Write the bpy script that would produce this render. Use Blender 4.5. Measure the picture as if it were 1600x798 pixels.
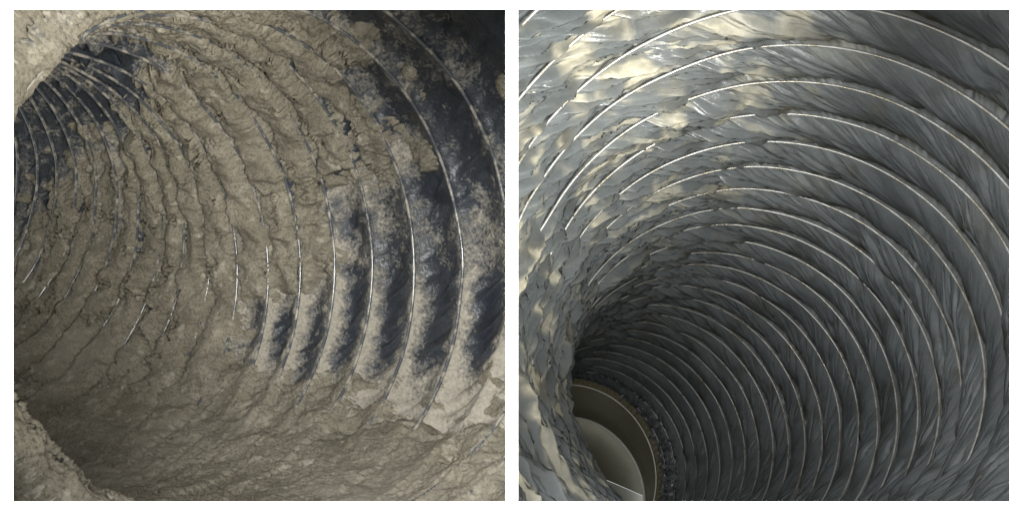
import bpy, bmesh, math
import numpy as np

sc = bpy.context.scene
for o in list(bpy.data.objects): bpy.data.objects.remove(o)
COL = sc.collection

# ------------------------------------------------------------------ camera
cam = bpy.data.cameras.new('camera'); cam_o = bpy.data.objects.new('camera', cam); COL.objects.link(cam_o)
cam.sensor_width = 36.0; cam.lens = 27.0; cam.clip_start = 0.01; cam.clip_end = 50
cam_o.location = (0, 0, 0); cam_o.rotation_euler = (math.radians(90), 0, 0)
sc.camera = cam_o
# ------------------------------------------------------------------ world and lamps
w = bpy.data.worlds.new('World'); sc.world = w; w.use_nodes = True
w.node_tree.nodes['Background'].inputs[0].default_value = (0.95, 0.98, 1.0, 1)
w.node_tree.nodes['Background'].inputs[1].default_value = 0.9
def lamp(name, loc, target, size, power, col):
    L = bpy.data.lights.new(name, 'AREA'); L.shape = 'DISK'; L.size = size; L.energy = power; L.color = col
    o = bpy.data.objects.new(name, L); COL.objects.link(o); o.location = loc
    from mathutils import Vector
    o.rotation_euler = (Vector(target) - Vector(loc)).to_track_quat('-Z', 'Y').to_euler()
    return o
lamp('key_lamp', (0.12, -0.03, -0.08), (0.09, 0.50, 0.03), 0.16, 8.0, (1.0, 0.98, 0.92))
lamp('side_lamp', (-0.045, -0.015, 0.045), (-0.11, 0.45, 0.0), 0.12, 4.4, (1.0, 1.0, 0.99))
sc.view_settings.view_transform = 'Standard'; sc.view_settings.look = 'None'
sc.view_settings.exposure = 0.2; sc.view_settings.gamma = 1.0
sc.render.engine = 'CYCLES'
sc.cycles.max_bounces = 6; sc.cycles.diffuse_bounces = 4; sc.cycles.glossy_bounces = 3

# ------------------------------------------------------------------ noise in numpy
def _h(x, y, z, s):
    n = (x.astype(np.int64) * 374761393 + y.astype(np.int64) * 668265263 + z.astype(np.int64) * 2147483647 * 3 + s * 974634777) & 0xFFFFFFFF
    n = ((n ^ (n >> 13)) * 1274126177) & 0xFFFFFFFF
    n = ((n ^ (n >> 16)) * 2246822519) & 0xFFFFFFFF
    return ((n ^ (n >> 15)) & 0xFFFFFF) / float(0xFFFFFF)
def noise(x, y, z, seed=0):                       # smooth value noise, -1..1
    xi, yi, zi = np.floor(x), np.floor(y), np.floor(z)
    fx, fy, fz = x - xi, y - yi, z - zi
    fx, fy, fz = (f * f * f * (f * (f * 6 - 15) + 10) for f in (fx, fy, fz))
    r = 0
    for a in (0, 1):
        for b in (0, 1):
            for c in (0, 1):
                r = r + _h(xi + a, yi + b, zi + c, seed) * (fx if a else 1 - fx) * (fy if b else 1 - fy) * (fz if c else 1 - fz)
    return r * 2 - 1
def fbm(x, y, z, seed=0, octs=4, gain=0.5):
    r = 0; a = 1.0; t = 0
    for i in range(octs):
        r = r + a * noise(x, y, z, seed + i * 17); t += a
        x, y, z = x * 2.03 + 5.1, y * 2.03 + 1.7, z * 2.03 + 9.2; a *= gain
    return r / t
def vor(a, b, na, seed):                          # cells wrap round the duct in a; F1, F2 and a random per cell
    ai, bi = np.floor(a), np.floor(b)
    f1 = np.full(a.shape, 9.0); f2 = np.full(a.shape, 9.0); cid = np.zeros(a.shape)
    for i in (-1, 0, 1):
        for j in (-1, 0, 1):
            ca, cb = ai + i, bi + j; m = np.mod(ca, na)
            px = ca + 0.1 + 0.8 * _h(m, cb, m * 0, seed); py = cb + 0.1 + 0.8 * _h(m, cb, m * 0 + 1, seed)
            d = np.sqrt((px - a) ** 2 + (py - b) ** 2)
            near = d < f1
            f2 = np.where(near, f1, np.minimum(f2, d)); cid = np.where(near, _h(m, cb, m * 0 + 2, seed), cid); f1 = np.where(near, d, f1)
    return f1, f2, cid
def sstep(a, b, x):
    t = np.clip((x - a) / (b - a), 0, 1); return t * t * (3 - 2 * t)

# ------------------------------------------------------------------ the two ducts' centre lines
def spline(P, n):
    m = len(P); A = np.zeros((m, m)); B = np.zeros((m, 3)); A[0, 0] = A[-1, -1] = 1
    for i in range(1, m - 1):
        A[i, i - 1] = 1; A[i, i] = 4; A[i, i + 1] = 1; B[i] = 6 * (P[i - 1] - 2 * P[i] + P[i + 1])
    M = np.linalg.solve(A, B); t = np.linspace(0, m - 1, n); i = np.minimum(t.astype(int), m - 2); a = (t - i)[:, None]
    return P[i] * (1 - a) + P[i + 1] * a + ((1 - a) ** 3 - (1 - a)) * M[i] / 6 + (a ** 3 - a) * M[i + 1] / 6
R0 = 0.15
class Tube:
    def __init__(s, P, s0, pitch, g, hand):
        s.s0, s.pitch, s.g, s.hand = s0, pitch, g, hand
        s.C = spline(np.array(P), 400); d = np.linalg.norm(np.diff(s.C, axis=0), axis=1)
        s.S = np.concatenate([[0], np.cumsum(d)]); T = np.gradient(s.C, axis=0); s.T = T / np.linalg.norm(T, axis=1)[:, None]
    def frame(s, k):                               # k counts turns of the wire along the duct
        q = s.s0 + s.pitch * (k + s.g * k * k)
        C = np.stack([np.interp(q, s.S, s.C[:, j]) for j in range(3)], -1)
        T = np.stack([np.interp(q, s.S, s.T[:, j]) for j in range(3)], -1); T /= np.linalg.norm(T, axis=-1)[..., None]
        C = C + (np.maximum(q - s.S[-1], 0) + np.minimum(q, 0))[..., None] * T
        e1 = np.cross(T, [0, 0, 1.0]); e1 /= np.linalg.norm(e1, axis=-1)[..., None]
        return C, T, e1, np.cross(e1, T)
    def pt(s, k, th, r):
        C, T, e1, e2 = s.frame(k)
        n = np.cos(th)[..., None] * e1 + np.sin(th)[..., None] * e2
        return C + np.asarray(r)[..., None] * n, n
    def helix(s, q, th):                           # th from -135 to 225 degrees
        return q + s.hand * ((th + math.radians(135)) / (2 * math.pi) - 0.5)
DUCT_R = Tube([(.1236, .3828, -.0057), (.1666, .5272, -.0564), (.1913, .6719, -.1122), (.1938, .8188, -.1648), (.1743, .9648, -.2207), (.1419, 1.1086, -.2817), (.1023, 1.2501, -.3476)],
              -.08934, .04111, -.0029858, 1.0)
DUCT_L = Tube([(-.033, .3331, -.0056), (-.0897, .4059, .0039), (-.1569, .464, -.0042), (-.2499, .5111, -.0096), (-.3504, .5499, -.0103), (-.4818, .5968, .0266)],
              .0815, .0327, -.006203, -1.0)

# ------------------------------------------------------------------ object helpers
def tag(o, label=None, cat=None, group=None, kind=None):
    for k, v in (('label', label), ('category', cat), ('group', group), ('kind', kind)):
        if v: o[k] = v
    return o
def link(name, me, mat, parent=None):
    o = bpy.data.objects.new(name, me); COL.objects.link(o)
    if mat and not me.materials: me.materials.append(mat)
    if parent: o.parent = parent
    return o
def empty(name, loc=(0, 0, 0)):
    o = bpy.data.objects.new(name, None); COL.objects.link(o); o.location = loc; o.empty_display_size = .02
    return o
def grid_mesh(name, X, keep=None, attrs=None, closed=False, smooth=True):
    ni, nj = X.shape[:2]
    idx = np.arange(ni * nj).reshape(ni, nj)
    nx = np.roll(idx, -1, axis=1) if closed else idx[:, 1:]
    cur = idx if closed else idx[:, :-1]
    F = np.stack([cur[:-1], nx[:-1], nx[1:], cur[1:]], -1).reshape(-1, 4)
    if keep is not None: F = F[keep.reshape(-1)[F].any(1)] if keep.dtype == bool else F
    V = X.reshape(-1, 3)
    used = np.zeros(len(V), bool); used[F.reshape(-1)] = True
    rm = np.cumsum(used) - 1; F = rm[F]; V = V[used]
    me = bpy.data.meshes.new(name)
    me.vertices.add(len(V)); me.vertices.foreach_set('co', V.astype(np.float32).ravel())
    me.loops.add(len(F) * 4); me.loops.foreach_set('vertex_index', F.astype(np.int32).ravel())
    me.polygons.add(len(F)); me.polygons.foreach_set('loop_start', np.arange(0, len(F) * 4, 4, dtype=np.int32))
    me.polygons.foreach_set('use_smooth', np.full(len(F), smooth))
    me.update(calc_edges=True)
    for n, a in (attrs or {}).items():
        at = me.attributes.new(n, 'FLOAT', 'POINT'); at.data.foreach_set('value', a.reshape(-1)[used].astype(np.float32))
    return me
def tube_mesh(name, path, r, sides=8, closed=False):
    path = np.asarray(path, float); T = np.gradient(path, axis=0)
    if closed: T = np.roll(path, -1, 0) - np.roll(path, 1, 0)
    T /= np.linalg.norm(T, axis=1)[:, None]
    up = np.tile([0.013, 1.0, 0.02], (len(path), 1)); a = np.cross(T, up); a /= np.linalg.norm(a, axis=1)[:, None]; b = np.cross(a, T)
    ph = np.linspace(0, 2 * math.pi, sides, endpoint=False); r = np.broadcast_to(r, (len(path),))
    X = path[:, None] + r[:, None, None] * (np.cos(ph)[None, :, None] * a[:, None] + np.sin(ph)[None, :, None] * b[:, None])
    if closed: X = np.concatenate([X, X[:1]])
    return grid_mesh(name, X, closed=True)
def box_mesh(name, x0, x1, y0, y1, z0, z1):
    bm = bmesh.new(); bmesh.ops.create_cube(bm, size=1)
    for v in bm.verts: v.co = ((x0 + x1) / 2 + v.co.x * (x1 - x0), (y0 + y1) / 2 + v.co.y * (y1 - y0), (z0 + z1) / 2 + v.co.z * (z1 - z0))
    me = bpy.data.meshes.new(name); bm.to_mesh(me); bm.free(); return me

# ------------------------------------------------------------------ materials
class NT:
    def __init__(s, name):
        s.m = bpy.data.materials.new(name); s.m.use_nodes = True; s.n = s.m.node_tree.nodes; s.l = s.m.node_tree.links; s.b = s.n['Principled BSDF']
    def node(s, t, **kw):
        n = s.n.new(t)
        for k, v in kw.items():
            if k.startswith('_'): setattr(n, k[1:], v)
            else:
                i = n.inputs[k.replace('__', ' ')] if not k.startswith('i') or not k[1:].isdigit() else n.inputs[int(k[1:])]
                if hasattr(v, 'is_linked') or hasattr(v, 'links'): s.l.new(v, i)
                else: i.default_value = v
        return n
    def noise(s, scale, detail=4, rough=0.55, vec=None):
        n = s.node('ShaderNodeTexNoise', Scale=scale, Detail=detail, Roughness=rough)
        s.l.new(vec or s.obj(), n.inputs['Vector']); return n.outputs['Fac']
    def obj(s):
        if not hasattr(s, '_o'): s._o = s.n.new('ShaderNodeTexCoord').outputs['Object']
        return s._o
    def attr(s, name): return s.node('ShaderNodeAttribute', _attribute_name=name).outputs['Fac']
    def math(s, op, a, b=0.0, c=None, clamp=False):
        if c is True: c, clamp = None, True
        n = s.node('ShaderNodeMath', _operation=op, i0=a, i1=b); n.use_clamp = clamp
        if c is not None: n.inputs[2].default_value = c
        return n.outputs[0]
    def ramp(s, fac, stops):
        n = s.node('ShaderNodeValToRGB', i0=fac); e = n.color_ramp.elements
        while len(e) < len(stops): e.new(0.5)
        for i, (p, c) in enumerate(stops): e[i].position = p; e[i].color = (*c, 1) if len(c) == 3 else c
        return n.outputs[0]
    def mix(s, f, a, b):
        n = s.n.new('ShaderNodeMix'); n.data_type = 'RGBA'
        for i, v in ((0, f), (6, a), (7, b)):
            if hasattr(v, 'links'): s.l.new(v, n.inputs[i])
            else: n.inputs[i].default_value = v if i == 0 else (*v, 1)
        return n.outputs[2]
    def set(s, **kw):
        for k, v in kw.items():
            i = s.b.inputs[k.replace('__', ' ')]
            if hasattr(v, 'links'): s.l.new(v, i)
            else: i.default_value = v
        return s
    def bump(s, h, dist, strength=1.0):
        n = s.node('ShaderNodeBump', Strength=strength, Distance=dist, Height=h); s.l.new(n.outputs[0], s.b.inputs['Normal'])
        return s

# white painted board
t = NT('white_paint'); t.set(Base__Color=(0.93, 0.93, 0.93, 1), Roughness=0.6)
M_WHITE = t.m
# film of the clean duct
t = NT('grey_film')
big = t.noise(9, 3); fine = t.noise(160, 5, 0.6); d = t.attr('dust'); br = t.attr('dirt_shade')
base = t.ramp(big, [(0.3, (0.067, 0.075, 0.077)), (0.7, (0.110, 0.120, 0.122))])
base = t.mix(t.math('MULTIPLY', br, t.math('MULTIPLY', fine, 1.9)), base, (0.030, 0.027, 0.018))  # brown of the dirt, which also carries the painted pocket shade
dm = t.math('MULTIPLY', d, t.math('MULTIPLY', t.noise(60, 4), 1.9), True)
base = t.mix(dm, base, t.ramp(fine, [(0.3, (0.29, 0.268, 0.20)), (0.7, (0.44, 0.415, 0.32))]))
t.set(Base__Color=base, Roughness=t.math('ADD', t.math('MULTIPLY', dm, 0.35), t.math('SUBTRACT', t.math('MULTIPLY_ADD', t.noise(40), 0.24, 0.38), t.math('MULTIPLY', t.attr('tie'), .26))), IOR=1.45)
t.bump(t.noise(260, 4, 0.6), 0.0009, 0.5)
M_FILM_R = t.m
# film of the dusty duct
t = NT('dark_blue_film')
d = t.attr('dust'); n1 = t.noise(75, 8, 0.72); n2 = t.noise(420, 4, 0.6); n3 = t.noise(26, 4, 0.6)
f = t.math('ADD', t.math('MULTIPLY', n1, 0.5), t.math('ADD', t.math('MULTIPLY', n2, 0.25), t.math('MULTIPLY', n3, 0.25)))
m = t.math('SUBTRACT', t.math('ADD', f, t.math('MULTIPLY', d, 0.42)), 0.645)
m = t.math('MULTIPLY', m, 7.0, True)
film = t.ramp(n3, [(0.3, (0.007, 0.010, 0.016)), (0.7, (0.015, 0.021, 0.031))])
film = t.mix(t.math('MULTIPLY', d, t.math('MULTIPLY', n2, 0.35)), film, (0.30, 0.29, 0.26))
dustc = t.ramp(n2, [(0.25, (0.17, 0.155, 0.125)), (0.75, (0.32, 0.295, 0.24))])
t.set(Base__Color=t.mix(m, film, dustc), Roughness=t.math('MULTIPLY_ADD', m, 0.55, 0.36), IOR=1.5)
t.bump(t.math('ADD', t.math('MULTIPLY', m, 1.2), t.math('ADD', n2, t.noise(60))), 0.0010, 0.6)
M_FILM_L = t.m
# caked dust
t = NT('caked_dust')
a1 = t.noise(30, 5, 0.6); a2 = t.noise(560, 6, 0.72); a3 = t.noise(2000, 3, 0.6)
c = t.ramp(a1, [(0.3, (0.150, 0.136, 0.103)), (0.7, (0.240, 0.219, 0.170))])
c = t.mix(t.math('MULTIPLY', t.math('SUBTRACT', 0.53, a2), 5.5, True), c, (0.085, 0.073, 0.053))
c = t.mix(t.math('MULTIPLY', t.math('SUBTRACT', t.noise(95, 5, .65), 0.55), 5.0, True), c, (0.36, 0.335, 0.27))
c = t.mix(t.math('MULTIPLY', t.math('SUBTRACT', t.noise(8, 3), 0.52), 3.0, True), c, (0.25, 0.228, 0.185))
t.set(Base__Color=c, Roughness=0.95); t.b.inputs['Specular IOR Level'].default_value = 0.1
t.bump(t.math('ADD', a2, t.math('MULTIPLY', a3, 0.6)), 0.0014, 0.7)
M_DUST = t.m
# wire
t = NT('steel_wire'); n = t.noise(70, 4)
t.set(Base__Color=t.ramp(n, [(0.36, (0.24, 0.22, 0.17)), (0.56, (0.34, 0.34, 0.325))]), Metallic=0.45, Roughness=t.math('MULTIPLY_ADD', n, 0.5, 0.06))
t.bump(t.noise(300), 0.0006, 0.6); M_WIRE = t.m
t = NT('coated_wire'); n = t.noise(120, 5)
t.set(Base__Color=t.mix(t.math('MULTIPLY', t.math('SUBTRACT', n, 0.46), 6, True), (0.06, 0.065, 0.072), (0.26, 0.24, 0.20)), Roughness=t.math('MULTIPLY_ADD', n, 0.5, 0.0), Specular__IOR__Level=0.9)
t.bump(t.noise(300), 0.0004, 0.5); M_WIRE_L = t.m
# metals at the far end
def metal(name, c0, c1, rough, met=0.6):
    t = NT(name); n = t.noise(14, 5, 0.6)
    t.set(Base__Color=t.ramp(n, [(0.3, c0), (0.7, c1)]), Metallic=met, Roughness=t.math('MULTIPLY_ADD', t.noise(90), 0.25, rough))
    t.bump(t.noise(120, 4), 0.0006, 0.4); return t.m
M_BAND = metal('tan_band', (0.20, 0.165, 0.085), (0.30, 0.25, 0.14), 0.4, 0.3)
M_PIPE = metal('olive_galvanised', (0.17, 0.16, 0.105), (0.25, 0.24, 0.165), 0.4, 0.3)
M_BEAD = metal('bright_bead', (0.75, 0.73, 0.66), (0.85, 0.83, 0.76), 0.3, 0.1)
M_PLATE = metal('pale_sheet_metal', (0.34, 0.34, 0.29), (0.44, 0.44, 0.38), 0.5, 0.0)
M_PLATED = metal('olive_sheet_metal', (0.105, 0.10, 0.066), (0.15, 0.145, 0.10), 0.5, 0.0)

# ------------------------------------------------------------------ white wall standing in for the border and gap, with its two square openings
YB0, YB1 = 0.214, 0.219
def px(u): return (u - 800) / 1200 * YB0
def pz(v): return (399 - v) / 1200 * YB0
def build_wall():
    xs = [-.75, px(20.5), px(790), px(809), px(1578), .75]; zs = [-.6, pz(783), pz(14.5), .6]
    bm = bmesh.new(); c = 0.016
    for y, fl in ((YB0, 0), (YB1, 1)):                     # the openings are chamfered towards the back
        X = list(xs); Z = list(zs)
        if fl: X[1] -= c; X[2] += .0008; X[3] -= .0008; X[4] += c; Z[1] -= c; Z[2] += c
        for i in range(5):
            for j in range(3):
                if j == 1 and i in (1, 3): continue
                bm.faces.new([bm.verts.new((x, y, z)) for x, z in ((X[i], Z[j]), (X[i + 1], Z[j]), (X[i + 1], Z[j + 1]), (X[i], Z[j + 1]))])
    bmesh.ops.remove_doubles(bm, verts=bm.verts, dist=1e-6)
    es = [e for e in bm.edges if e.is_boundary]
    bmesh.ops.bridge_loops(bm, edges=[e for e in es if all(abs(v.co.x) > .7 or abs(v.co.z) > .55 for v in e.verts)])
    for sg in (-1, 1):
        bmesh.ops.bridge_loops(bm, edges=[e for e in es if all(v.co.x * sg > 0 and abs(v.co.x) < .7 and abs(v.co.z) < .55 for v in e.verts)])
    bmesh.ops.recalc_face_normals(bm, faces=bm.faces)
    me = bpy.data.meshes.new('wall'); bm.to_mesh(me); bm.free()
    o = tag(link('wall', me, M_WHITE), kind='structure')
    link('hidden_divider', box_mesh('hidden_divider', -.0012, .0012, YB1 + .0005, .75, -.3, .3), M_WHITE, o)  # unseen divider added between the ducts, stops light leaking across
build_wall()

D2 = math.pi / 180
def seam_angles(n): return np.linspace(-135, 225, n) * D2
# ------------------------------------------------------------------ clean duct
def left_weight(th):       # inner side of the bend, where the film is pushed together
    return 0.5 + 0.5 * np.cos(th - 165 * D2)
def clean_film(q, th):
    T = DUCT_R; k = T.helix(q, th); u = q - np.floor(q)
    kk = k; lw = sstep(0.30, 0.85, left_weight(th)); a01 = th / (2 * math.pi)
    cx, cy = np.cos(th), np.sin(th)
    # outward sag between two turns, deepest just before the next turn
    uc = np.clip(u, 0, 1)
    sag = -.0054 * np.sin(math.pi * np.minimum(uc / .88, 1) ** .85) + .0042 * sstep(.78, .92, uc) * sstep(1.0, .95, uc)   # suction draws the film in, a pocket stays behind each turn
    pin = 0.12 + 0.88 * sstep(0, .22, u) * sstep(1, .93, u)
    # diagonal tension folds on the outer side: sharp creases that run deeper and clockwise
    wr = 0.35 * noise(cx * 5, cy * 5, kk * 0.8, 3) + .10 * noise(cx * 19, cy * 19, kk * 3, 4)
    def facet(n, sh, nb, seed, wa, wb):
        f1, f2, c = vor((a01 + kk * sh / 360) * n + wa, kk * nb + wb, n, seed)
        return np.minimum(f2 ** 2 - f1 ** 2, 1.3), c, f2 - f1
    m1 = sstep(-.35, .45, noise(cx * 4, cy * 4, kk * .7, 9)); m2 = sstep(-.1, .5, noise(cx * 6, cy * 6, kk * 1.1, 19)); m3 = sstep(0, .6, noise(cx * 9, cy * 9, kk * 1.5, 29))
    bay = np.floor(q); bx = _h(bay, bay * 0 + 3, bay * 0, 5)              # every bay between two turns puckers in its own way
    q1, _, e1 = facet(22, 26, .6, 11, wr * 1.2 + bx * 3, wr * .8)
    def sheared(F, sh, slow, seed, wob=.06):
        ph = th + kk * sh * D2 + wob * noise(cx * 4, cy * 4, kk * .9, seed + 1) + bx * 2.1
        return noise(np.cos(ph) * F, np.sin(ph) * F, kk * slow + bx * 31, seed)
    def crease(F, sh, slow, seed, sharp, m): return np.maximum(0, 1 - np.abs(sheared(F, sh, slow, seed)) * sharp) ** 1.4 * m
    fold = 0.0036 * q1 * (.4 + .6 * m2) + .0022 * np.abs(sheared(10, 22, .8, 211)) - .0052 * crease(7, 24, .55, 221, 4.5, m1) - .0040 * crease(14, 31, .8, 231, 4, m2) - .0026 * crease(19, 14, 1.2, 241, 4, m3) \
        - .0012 * crease(40, 27, 1.6, 251, 3, m1) + 0.0034 * noise(cx * 5, cy * 5, kk * .9, 41)
    # crumpled facets on the inner side
    w2 = 0.30 * noise(cx * 6, cy * 6, kk * 1.1, 5) + .05 * noise(cx * 17, cy * 17, kk * 3, 6)
    p, d1, _ = facet(24, 28, .30, 31, w2, w2); rr, d2, er = facet(48, 32, .5, 47, w2 * 1.5, w2); ss, d3, es = facet(96, 24, .9, 59, w2 * 2, w2)
    def sh2(F, sh, slow, seed):
        ph = th + kk * sh * D2 + .05 * noise(cx * 4, cy * 4, kk * .9, seed + 1)
        return noise(np.cos(ph) * F, np.sin(ph) * F, kk * slow, seed)
    crump = .0085 * np.abs(sh2(5, 30, .38, 311)) - .0075 * np.abs(sh2(8, 22, .55, 321)) + .0085 * np.abs(sh2(12, 33, .75, 331)) - .0065 * np.abs(sh2(18, 24, 1.0, 341)) + .0055 * np.abs(sh2(28, 30, 1.5, 351)) \
        - .0034 * np.abs(sh2(44, 14, 2.3, 361)) + rr * .0018 + .003 * noise(cx * 5, cy * 5, kk * .7, 71) - .0016 \
        - .0045 * np.maximum(0, 1 - 5 * np.abs(sh2(13, 30, .6, 371))) * m1 - .003 * np.maximum(0, 1 - 4 * np.abs(sh2(23, 26, 1.1, 381))) * m2
    # film bunched up where it is tied to the collar
    tie = sstep(24.6, 26.0, kk); ti, d4, _ = facet(110, 3, 3.2, 83, w2, w2)
    amp = 0.85 + 0.35 * noise(cx * 3, cy * 3, kk * .5, 8)
    fine = 0.0006 * fbm(cx * 40, cy * 40, kk * 7, 90, 3)
    dg = np.mod(th / D2, 360); cov = sstep(148, 172, dg) * sstep(255, 225, dg)     # here the film is pushed in over the wire
    pin = pin + (1 - pin) * cov * .85; crump = crump + .0022 * cov; sag = sag * (1 - .5 * cov)
    inward = (1 - lw) * fold * pin * amp * .8 + lw * (crump * (0.25 + 0.75 * pin) - .0012 * (1 - pin) * (1 - cov)) + fine + tie * (ti * .008 - .002)
    sag = sag * (1 - .6 * lw)
    r = R0 + 0.0005 + sag - inward
    # powder left in creases and on some facets
    pn = fbm(cx * 8, cy * 8, kk * 1.6, 120, 4)
    near = sstep(13, 2, kk)
    patch = sstep(0.66, 0.74, .5 + .9 * sh2(12, 33, .75, 331) * sh2(5, 30, .38, 312) + 0.42 * pn) * 0.55 + sstep(0.16, 0.0, er) * 0.5 * sstep(-.2, .3, pn) + .15 * sstep(-.1, .5, pn)
    dust = np.clip(patch, 0, 1) * sstep(0.35, 0.85, left_weight(th) + 0.12 * pn) * (0.10 + 0.90 * near)
    dirt_shade = np.clip(sstep(0.55, 0.78, u) * sstep(1.0, 0.985, u) * (0.9 + 0.5 * pn) * (1 - .7 * lw) + 0.4 * sstep(0.1, 0.5, pn), 0, 1)  # brown dirt, plus shade painted into the pocket before each turn
    return k, r, dust, dirt_shade, np.maximum(tie, .8 * lw)
def build_clean_duct():
    root = tag(empty('flexible_duct', DUCT_R.frame(np.array(0.0))[0]), 'clean grey plastic flexible duct with bare wire turns, bending down towards a metal collar', 'duct', 'flexible ducts')
    inv = -np.array(root.location)
    nb, kA, kB, nth = 20, -4, 33, 1150
    q = np.linspace(kA, kB, (kB - kA) * nb + 1)[:, None]
    th = seam_angles(nth)[None, :] - 30 * D2 * (q - 5)          # mesh columns run along the folds
    q = q + 0 * th
    k, r, dust, dirt_shade, tie = clean_film(q, th)
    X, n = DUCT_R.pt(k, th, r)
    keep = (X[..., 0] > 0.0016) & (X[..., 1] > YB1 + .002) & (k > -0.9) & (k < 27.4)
    link('film_liner', grid_mesh('film_liner', X + inv, keep, {'dust': dust, 'dirt_shade': dirt_shade, 'tie': tie}), M_FILM_R, root)
    # wire, one turn after another
    for i in range(-1, 29):
        th = seam_angles(300); kq = DUCT_R.helix(i + 0 * th, th)
        wob = 0.0005 * noise(np.cos(th) * 3, np.sin(th) * 3, kq * .6, 7)
        P, n = DUCT_R.pt(kq, th, R0 - 0.0002 + wob * 1.2 - .0022 * sstep(85, 115, th / D2) * sstep(172, 150, th / D2) + .0020 * sstep(145, 170, th / D2) * np.clip(.45 + 1.2 * noise(np.cos(th) * 7, np.sin(th) * 7, kq * .7, 77), 0, 1))
        ok = (P[:, 0] > 0.003) & (P[:, 1] > YB1 + .003) & (kq > -0.85) & (kq < 27.0)
        # longest run that lies on this duct's side
        best = None; st = None
        for j in range(301):
            if j < 300 and ok[j]:
                st = j if st is None else st
            elif st is not None:
                if best is None or j - st > best[1] - best[0]: best = (st, j)
                st = None
        if best and best[1] - best[0] > 6:
            link('wire_turn', tube_mesh('wire_turn', P[best[0]:best[1]] + inv, 0.0009, 8), M_WIRE, root)
    return root
build_clean_duct()

# ------------------------------------------------------------------ dusty duct
CTRL = """85 7.6 0 .12;55 12.5 .12 .2;48 14.5 .25 .3;30 16.8 .22 .3;79 6.9 .15 .4;75 6 .8 1;74 4.2 .9 1;76 3 .9 1;60 4.1 1 1;55 6.5 1 1;51 8.6 .8 1;66 9.3 .12 .2;66 11.9 .24 .3;38 15.7 .22 .3;22 16.9 .1 .25;31 13.8 .4 .6;34 11.2 .9 1;6 15.6 .8 1;-17 15.9 .8 1;27 9.4 1 1;36 6.6 1 1;44 4.8 1 1;36 3.9 1 1;29 4.7 .9 1;31 3.4 .6 .9;14 6.9 .9 1;5 8.5 .9 1;-3 6.5 .8 1;13 5.7 .7 1;7 5.5 .5 .8;12 4.7 0 .25;-2 4.7 0 .4;15 3.5 0 .5;2 3.7 0 .35;19 2.4 0 .2;1 2.7 0 .35;8 1.7 0 .5;42 .7 0 .35;36 1.6 0 .3;55 1.3 0 .5;65 1.4 .1 .55;73 1.4 0 .35;70 2.1 .5 .8;57 2.6 .1 .45;42 2.8 0 .25;62 .4 0 .4;42 .4 .2 .5;55 -.1 0 .15;-17 6.8 .15 .6;-13 9.5 1 1;-22 11.5 1 1;-30 13.7 1 1;-45 13.4 1 1;-39 8.7 1 1;-39 6.8 .5 .85;-25 5.3 .15 .6;-21 4.3 .15 .6;-21 3.5 .1 .55;-17 3.2 .15 .6;-21 2.3 .1 .55;-18 1.6 0 .35;-42 4.7 .5 .9;-41 3.2 .35 .85;-40 1.9 .25 .8;-35 1 .3 .75;-62 5.5 1 1;-64 8.3 1 1;-57 2.6 .7 1;-59 .9 .6 1;-60 -1.1 .5 1;-74 3.1 .8 1;25 5.5 1 1;26 4.1 .3 .6;62 3.1 .9 1;45 3.5 .7 1;49 2.9 .2 .5;17 5 .1 .4;-11 6.7 .4 .8;150 0 .6 .9;150 4 .6 .9;190 2 .5 .9;215 1 .45 .9;5 17.5 .3 .35;-15 18 .3 .4;15 17 .1 .2;120 1 .5 .8;-110 1 .5 .9;-120 3 .5 .9;-100 5 .9 1;120 6 .5 .8"""
CT = np.array([[float(v) for v in c.split()] for c in CTRL.split(';')])
def cover(k, th):          # how much dust lies where on the duct's wall: thick cake, thin film
    deg = th / D2; num = 0; den = 0
    for a, kk, T, t in CT:
        dd = np.mod(deg - a + 180, 360) - 180
        wgt = 1 / ((dd / 11) ** 2 + ((k - kk) / 1.0) ** 2 + 0.03) ** 1.7
        num = num + wgt[..., None] * np.array([T, t]); den = den + wgt
    num = num / den[..., None]
    return num[..., 0], num[..., 1]
LIP_K = 2.1
def dusty_place(k, th, r):
    X, n = DUCT_L.pt(k, th, r)
    # the near lip on the inner side of the bend is turned outward
    wl = sstep(0.05, 0.55, -np.cos(th))
    t = np.maximum(LIP_K - k, 0)
    Xl, nl = DUCT_L.pt(np.maximum(k, LIP_K), th, r)
    tt = (t * DUCT_L.pitch)[..., None]
    Xl = Xl + tt * (np.array([0, -0.62, 0]) + 0.95 * nl * np.minimum(1, t / 1.2)[..., None])
    wl = wl[..., None]
    return X * (1 - wl) + Xl * wl
def dusty_film_r(q, k, th, smooth=0.0):
    u = q - np.floor(q); cx, cy = np.cos(th), np.sin(th); a01 = th / (2 * math.pi)
    sag = 0.0090 * (np.sin(math.pi * u ** 1.4)) ** 0.8
    warp = 0.35 * noise(cx * 5, cy * 5, k * 0.9, 203)
    f1, f2, c1 = vor((a01 + k * 10 / 360) * 60 + warp, k * 0.9 + warp, 60, 211)
    g1, g2, c2 = vor((a01 + k * 12 / 360) * 120 + warp * 2, k * 1.5 + warp, 120, 223)
    cr = 1 + 1.6 * sstep(50, 75, th / D2) * sstep(135, 110, th / D2) * sstep(4, 7, k)
    fold = cr * (np.minimum(f2 ** 2 - f1 ** 2, 1.2) * 0.005 + np.minimum(g2 ** 2 - g1 ** 2, 1.2) * 0.0026 - .0025) * (0.25 + 0.75 * np.sin(math.pi * u) ** .6)
    return R0 + 0.001 + sag - fold * (1 - smooth)
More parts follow.
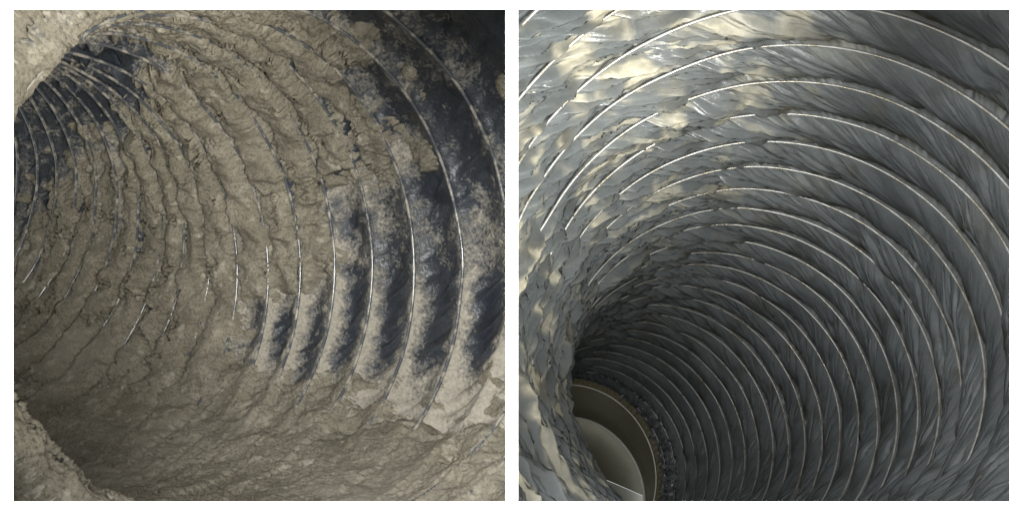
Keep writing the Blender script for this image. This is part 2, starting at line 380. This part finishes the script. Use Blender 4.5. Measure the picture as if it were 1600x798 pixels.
def build_dusty_duct():
    root = tag(empty('flexible_duct', DUCT_L.frame(np.array(0.0))[0]), 'dark blue plastic flexible duct with dust stuck all over its wall, bending away left', 'duct', 'flexible ducts')
    inv = -np.array(root.location)
    def grid(nb, nth, kA=-4, kB=20):
        q = np.linspace(kA, kB, (kB - kA) * nb + 1)[:, None]; th = seam_angles(nth)[None, :]
        return np.broadcast_arrays(q + 0 * th, th + 0 * q)
    q, th = grid(14, 620); k = DUCT_L.helix(q, th)
    r = dusty_film_r(q, k, th); T, t = cover(k, th)
    u = q - np.floor(q); streak = np.sin(math.pi * u) ** 1.5 * sstep(-46, -24, th / D2) * sstep(2, -12, th / D2) * sstep(.3, 2, k) * sstep(9, 7, k)
    t = np.clip(t - .36 * streak + .25 * sstep(.25, 0, np.minimum(u, 1 - u)) * sstep(5, -15, th / D2), 0, 1)
    t = t * (1 - .22 * sstep(4, 2.5, k) * sstep(0, 15, th / D2))
    X = dusty_place(k, th, r)
    def own(X, k, m=0.0): return (X[..., 0] < -0.0016 - m) & (X[..., 1] > YB1 + .002 + m) & (k > -3.2) & (k < 19)
    link('film_liner', grid_mesh('film_liner', X + inv, own(X, k), {'dust': t * (1 - .85 * sstep(.45, .8, T) * (1 - sstep(-20, -48, th / D2)))}), M_FILM_L, root)
    for i in range(-3, 19):
        tw = seam_angles(300); kq = DUCT_L.helix(i + 0 * tw, tw)
        P = dusty_place(kq, tw, R0 + 0.0004 + 0.0012 * noise(np.cos(tw) * 4, np.sin(tw) * 4, kq * .9, 7) + .0011 * sstep(9, 12, kq) * sstep(12, 25, tw / D2))
        ok = own(P, kq, 0.0015) & ~((np.cos(tw) < -.1) & (kq < LIP_K + .6)); best = None; st = None
        for j in range(301):
            if j < 300 and ok[j]: st = j if st is None else st
            elif st is not None:
                if best is None or j - st > best[1] - best[0]: best = (st, j)
                st = None
        if best and best[1] - best[0] > 6:
            link('wire_turn', tube_mesh('wire_turn', P[best[0]:best[1]] + inv, 0.00125, 8), M_WIRE_L, root)
    # the caked dust, a crust of its own thickness over the film
    q, th = grid(24, 1150); k = DUCT_L.helix(q, th); cx, cy = np.cos(th), np.sin(th)
    rag = 0.11 * fbm(cx * 20, cy * 20, k * 3.2, 301, 3, .6) + 0.13 * fbm(cx * 65, cy * 65, k * 10, 331, 3, .65)
    big = noise(cx * 9, cy * 9, k * 1.3, 411); big2 = noise(cx * 9, cy * 9, k * 1.3, 421)
    T, t = cover(k + rag * 1.8 + big * .55, th + rag * 0.35 + big2 * .17)
    Ts, _ = cover(k + big * .55, th + big2 * .17); us = q + .16 * noise(cx * 6, cy * 6, k * .8, 341) + rag * .25; us = us - np.floor(us)
    um = q - np.floor(q); T = T - .50 * np.sin(math.pi * um) ** 1.5 * sstep(-46, -24, th / D2) * sstep(2, -12, th / D2) * sstep(.3, 2, k) * sstep(9, 7, k) * (.6 + .6 * big)
    T = np.clip(T + .22 * noise(cx * 14, cy * 14, k * 2.1, 461) * sstep(.7, .3, T), 0, 1)
    uq = q + rag * 0.95 + 0.16 * noise(cx * 6, cy * 6, k * .8, 341); u = uq - np.floor(uq)
    lumps = fbm(cx * 11, cy * 11, k * 1.6, 351, 3, .33)
    fineb = fbm(cx * 75, cy * 75, k * 13, 371, 3, .6)
    low = sstep(-14, -62, th / D2) * sstep(-150, -110, th / D2)           # on the floor the dust lies smooth
    gap = .85 + .12 * noise(cx * 7, cy * 7, k * 1.4, 431)
    crack = sstep(0.0, 0.035, u) * sstep(gap + .025, gap - .035, u)
    v1, v2, _ = vor(th / (2 * math.pi) * 26 + rag * 2.2, k * 0.9 + rag * 2.0, 26, 441)
    crack = crack * np.maximum(sstep(0.02, 0.09, v2 - v1), sstep(-.15, .1, noise(cx * 5, cy * 5, k * 1.2, 451)))
    crack = crack + (1 - crack) * low * 0.82
    crack = crack + (1 - crack) * sstep(.25, .6, noise(cx * 5, cy * 5, k * .9, 391)) * .4
    body = np.sin(math.pi * np.clip(us / .94, 0, 1)) ** 0.6 * (1 - low) + 0.75 * low
    thick = 0.0125 * (.7 * Ts + .3 * T) ** 1.3 * sstep(.1, .45, T) * (0.12 + 0.88 * body + 0.55 * lumps * (1 - .5 * low)) * crack
    glint = sstep(20, 8, np.abs(th / D2 + 4)) * sstep(4.5, 6, k)          # a stretch of bare wire on every turn
    thick = thick * (1 - glint * sstep(0.13, 0.02, np.minimum(u, 1 - u)))
    crumbs = sstep(.18, .55, fineb + .9 * (T - .25)) * sstep(.08, .25, T) * .0022
    thick = np.maximum(thick, crumbs) + 0.0009 * fineb * sstep(0.05, .35, T) - 0.0022 * (1 - sstep(0.18, 0.46, T + 0.35 * rag)) - 0.0009 * (1 - crack)
    rf = dusty_film_r(q, k, th, .85 * sstep(.3, .7, Ts)); rf = rf + (R0 + .0035 - rf) * low * sstep(.3, .7, T) * .85
    # the crust bridges the film's sag
    r = rf - thick - 0.55 * sstep(.3, .9, T) * crack * (rf - R0)
    X = dusty_place(k, th, r)
    keep = own(X, k, .0005) & (thick > -0.0004)
    o = link('caked_dust', grid_mesh('caked_dust', X, keep), M_DUST)
    # loose lint fibres standing on the crust
    rng = np.random.default_rng(5); ii, jj = np.nonzero(keep & (thick > .003) & (k > 3.2)); pick = rng.integers(0, len(ii), 9000); ii, jj = ii[pick], jj[pick]
    base = X[ii, jj]; _, nrm = DUCT_L.pt(k[ii, jj], th[ii, jj], r[ii, jj]); up = -nrm
    d1 = rng.normal(size=base.shape); d1 /= np.linalg.norm(d1, axis=1)[:, None]; d2 = rng.normal(size=base.shape); d2 /= np.linalg.norm(d2, axis=1)[:, None]
    ln = rng.uniform(.002, .007, len(base))[:, None]
    pts = np.stack([base - up * .0004, base + up * ln * .22 + d1 * ln * .25, base + up * ln * .30 + d1 * ln * .6 + d2 * ln * .2, base + up * ln * .22 + d1 * ln * .8 + d2 * ln * .5], 1)
    w_ = np.stack([np.cross(up, d1)] * 4, 1); w_ /= np.linalg.norm(w_, axis=2)[:, :, None] + 1e-9
    rad = np.array([.00013, .00012, .0001, .00004])[None, :, None]
    tri = np.stack([pts + w_ * rad, pts - w_ * rad * .5 + up[:, None] * rad * .87, pts - w_ * rad * .5 - up[:, None] * rad * .87], 2)       # fibre, joint, corner
    n_ = len(base); vid = np.arange(n_ * 12).reshape(n_, 4, 3)
    fc = np.stack([vid[:, :-1, :], np.roll(vid[:, :-1, :], -1, 2), np.roll(vid[:, 1:, :], -1, 2), vid[:, 1:, :]], -1).reshape(-1, 4)
    me = bpy.data.meshes.new('lint_fibre'); me.from_pydata(tri.reshape(-1, 3).tolist(), [], fc.tolist()); me.update()
    tag(link('lint_fibre', me, M_DUST, o), kind='stuff')
    tag(o, 'thick beige grey dust caked in cracked ridges over the dark blue duct', 'dust', kind='stuff')
    return root
build_dusty_duct()

def build_clumps():
    for i, (deg, kk, size, lab) in enumerate(((41, .35, .011, 'largest loose dust clump, at the upper right edge of the dusty duct'),
            (52, 1.75, .008, 'loose dust clump on bare film near the top of the dusty duct'), (28, 2.55, .006, 'smallest loose dust clump, between two bare wire turns of the dusty duct'))):
        bm = bmesh.new(); bmesh.ops.create_icosphere(bm, subdivisions=4, radius=1.0)
        V = np.array([v.co[:] for v in bm.verts]); n = 1 + .35 * fbm(V[:, 0] * 1.5 + i * 9, V[:, 1] * 1.5, V[:, 2] * 1.5, 500 + i, 4, .6) + .14 * fbm(V[:, 0] * 6, V[:, 1] * 6, V[:, 2] * 6 + i, 520, 3)
        th = np.array(deg * D2); k_ = np.array(float(kk)); q = kk - DUCT_L.helix(0, deg * D2)
        P, nr = DUCT_L.pt(k_, th, float(dusty_film_r(np.array(q), k_, th)) - .0004)
        C, T, e1, e2 = DUCT_L.frame(k_); tn = np.cross(T, nr)
        W = V * n[:, None] * size
        W = W[:, :1] * tn * .8 + W[:, 1:2] * T * .7 - W[:, 2:3] * nr * .38
        for v, c in zip(bm.verts, W): v.co = c
        for f in bm.faces: f.smooth = True
        me = bpy.data.meshes.new('dust_clump'); bm.to_mesh(me); bm.free()
        o = link('dust_clump', me, M_DUST); o.location = P
        tag(o, lab, 'dust clump', 'dust clumps on the bare film')
build_clumps()

# ------------------------------------------------------------------ metal collar and what lies behind it
def build_collar():
    kc = 27.15
    C, T, e1, e2 = [np.asarray(v) for v in DUCT_R.frame(np.array(kc))]
    root = tag(empty('metal_collar', C), 'tan metal collar with ribbed band at the far end of the clean duct', 'collar')
    OFF = np.array([-.001, .080, -.066])                  # the pipe behind turns down
    def ring(name, r0, d0, r1, d1, mat, n=96, parent=root, wall=.0015):
        th = np.linspace(0, 2 * math.pi, n, endpoint=False)
        nn = np.cos(th)[:, None] * e1 + np.sin(th)[:, None] * e2
        X = np.stack([nn * r0 + T * d0, nn * r1 + T * d1, nn * (r1 + wall) + T * (d1 + wall * .3), nn * (r0 + wall) + T * (d0 - wall * .3), nn * r0 + T * d0])
        return link(name, grid_mesh(name, X, closed=True, smooth=True), mat, parent)
    ring('flange', R0 - .004, -.003, R0 - .013, .004, M_PIPE)
    th = np.linspace(0, 2 * math.pi, 100, endpoint=False)
    rib = None
    for a in th:
        if rib is None: rib = box_mesh('rib', -.0024, .0024, -.0012, .0030, -.0036, .0036)
        n = math.cos(a) * e1 + math.sin(a) * e2; tn = np.cross(T, n)
        o = link('rib', rib, M_BAND, root)
        from mathutils import Matrix
        p = n * (R0 - .0075) + T * (-.0008)
        o.matrix_local = Matrix([[tn[i], -T[i], n[i], p[i]] for i in range(3)] + [[0, 0, 0, 1]])
    th = np.linspace(0, 2 * math.pi, 96, endpoint=False); nn = np.cos(th)[:, None] * e1 + np.sin(th)[:, None] * e2
    link('pipe_wall', grid_mesh('pipe_wall', np.stack([nn * (R0 - .013) + T * .004, nn * (R0 - .015) + OFF * .5, nn * (R0 - .017) + OFF, nn * (R0 - .0155) + OFF, nn * (R0 - .0115) + T * .004]), closed=True), M_PIPE, root)
    tb = np.linspace(0, 2 * math.pi, 120, endpoint=False); nn = np.cos(tb)[:, None] * e1 + np.sin(tb)[:, None] * e2
    link('bead', tube_mesh('bead', nn * (R0 - .0185) + OFF, .0026, 8, True), M_BEAD, root)
    link('rolled_edge', tube_mesh('rolled_edge', nn * (R0 - .0125) + T * .003, .0011, 8, True), M_BEAD, root)
    # box behind
    b = tag(empty('sheet_metal_box', C + OFF * 1.06), 'olive sheet metal box with pale slanted plate beyond the collar', 'box')
    def quad(name, pts, mat, th=.0015):
        P = np.array(pts); nrm = np.cross(P[1] - P[0], P[3] - P[0]); nrm = nrm / np.linalg.norm(nrm) * th
        me = bpy.data.meshes.new(name); me.from_pydata([tuple(p) for p in np.concatenate([P, P + nrm])], [], [(0, 1, 2, 3), (7, 6, 5, 4), (0, 4, 5, 1), (1, 5, 6, 2), (2, 6, 7, 3), (3, 7, 4, 0)])
        me.update(); return link(name, me, mat, b)
    L = lambda x, z, d: e1 * x + e2 * z + T * d
    quad('back_panel', [L(-.2, .16, .022), L(.2, -.04, .022), L(.2, .2, .022), L(-.2, .2, .022)], M_PLATED)
    quad('slanted_plate', [L(-.2, -.2, -.002), L(.2, -.2, -.002), L(.2, -.042, .019), L(-.2, .158, .019)], M_PLATE)
    quad('top_panel', [L(-.2, .2, -.01), L(.2, .2, -.01), L(.2, .2, .022), L(-.2, .2, .022)], M_PLATED)
    quad('side_panel', [L(.2, -.2, -.01), L(.2, .2, -.01), L(.2, .2, .022), L(.2, -.2, .022)], M_PLATED)
    quad('side_panel', [L(-.2, -.2, -.01), L(-.2, .2, -.01), L(-.2, .2, .022), L(-.2, -.2, .022)], M_PLATED)
build_collar()
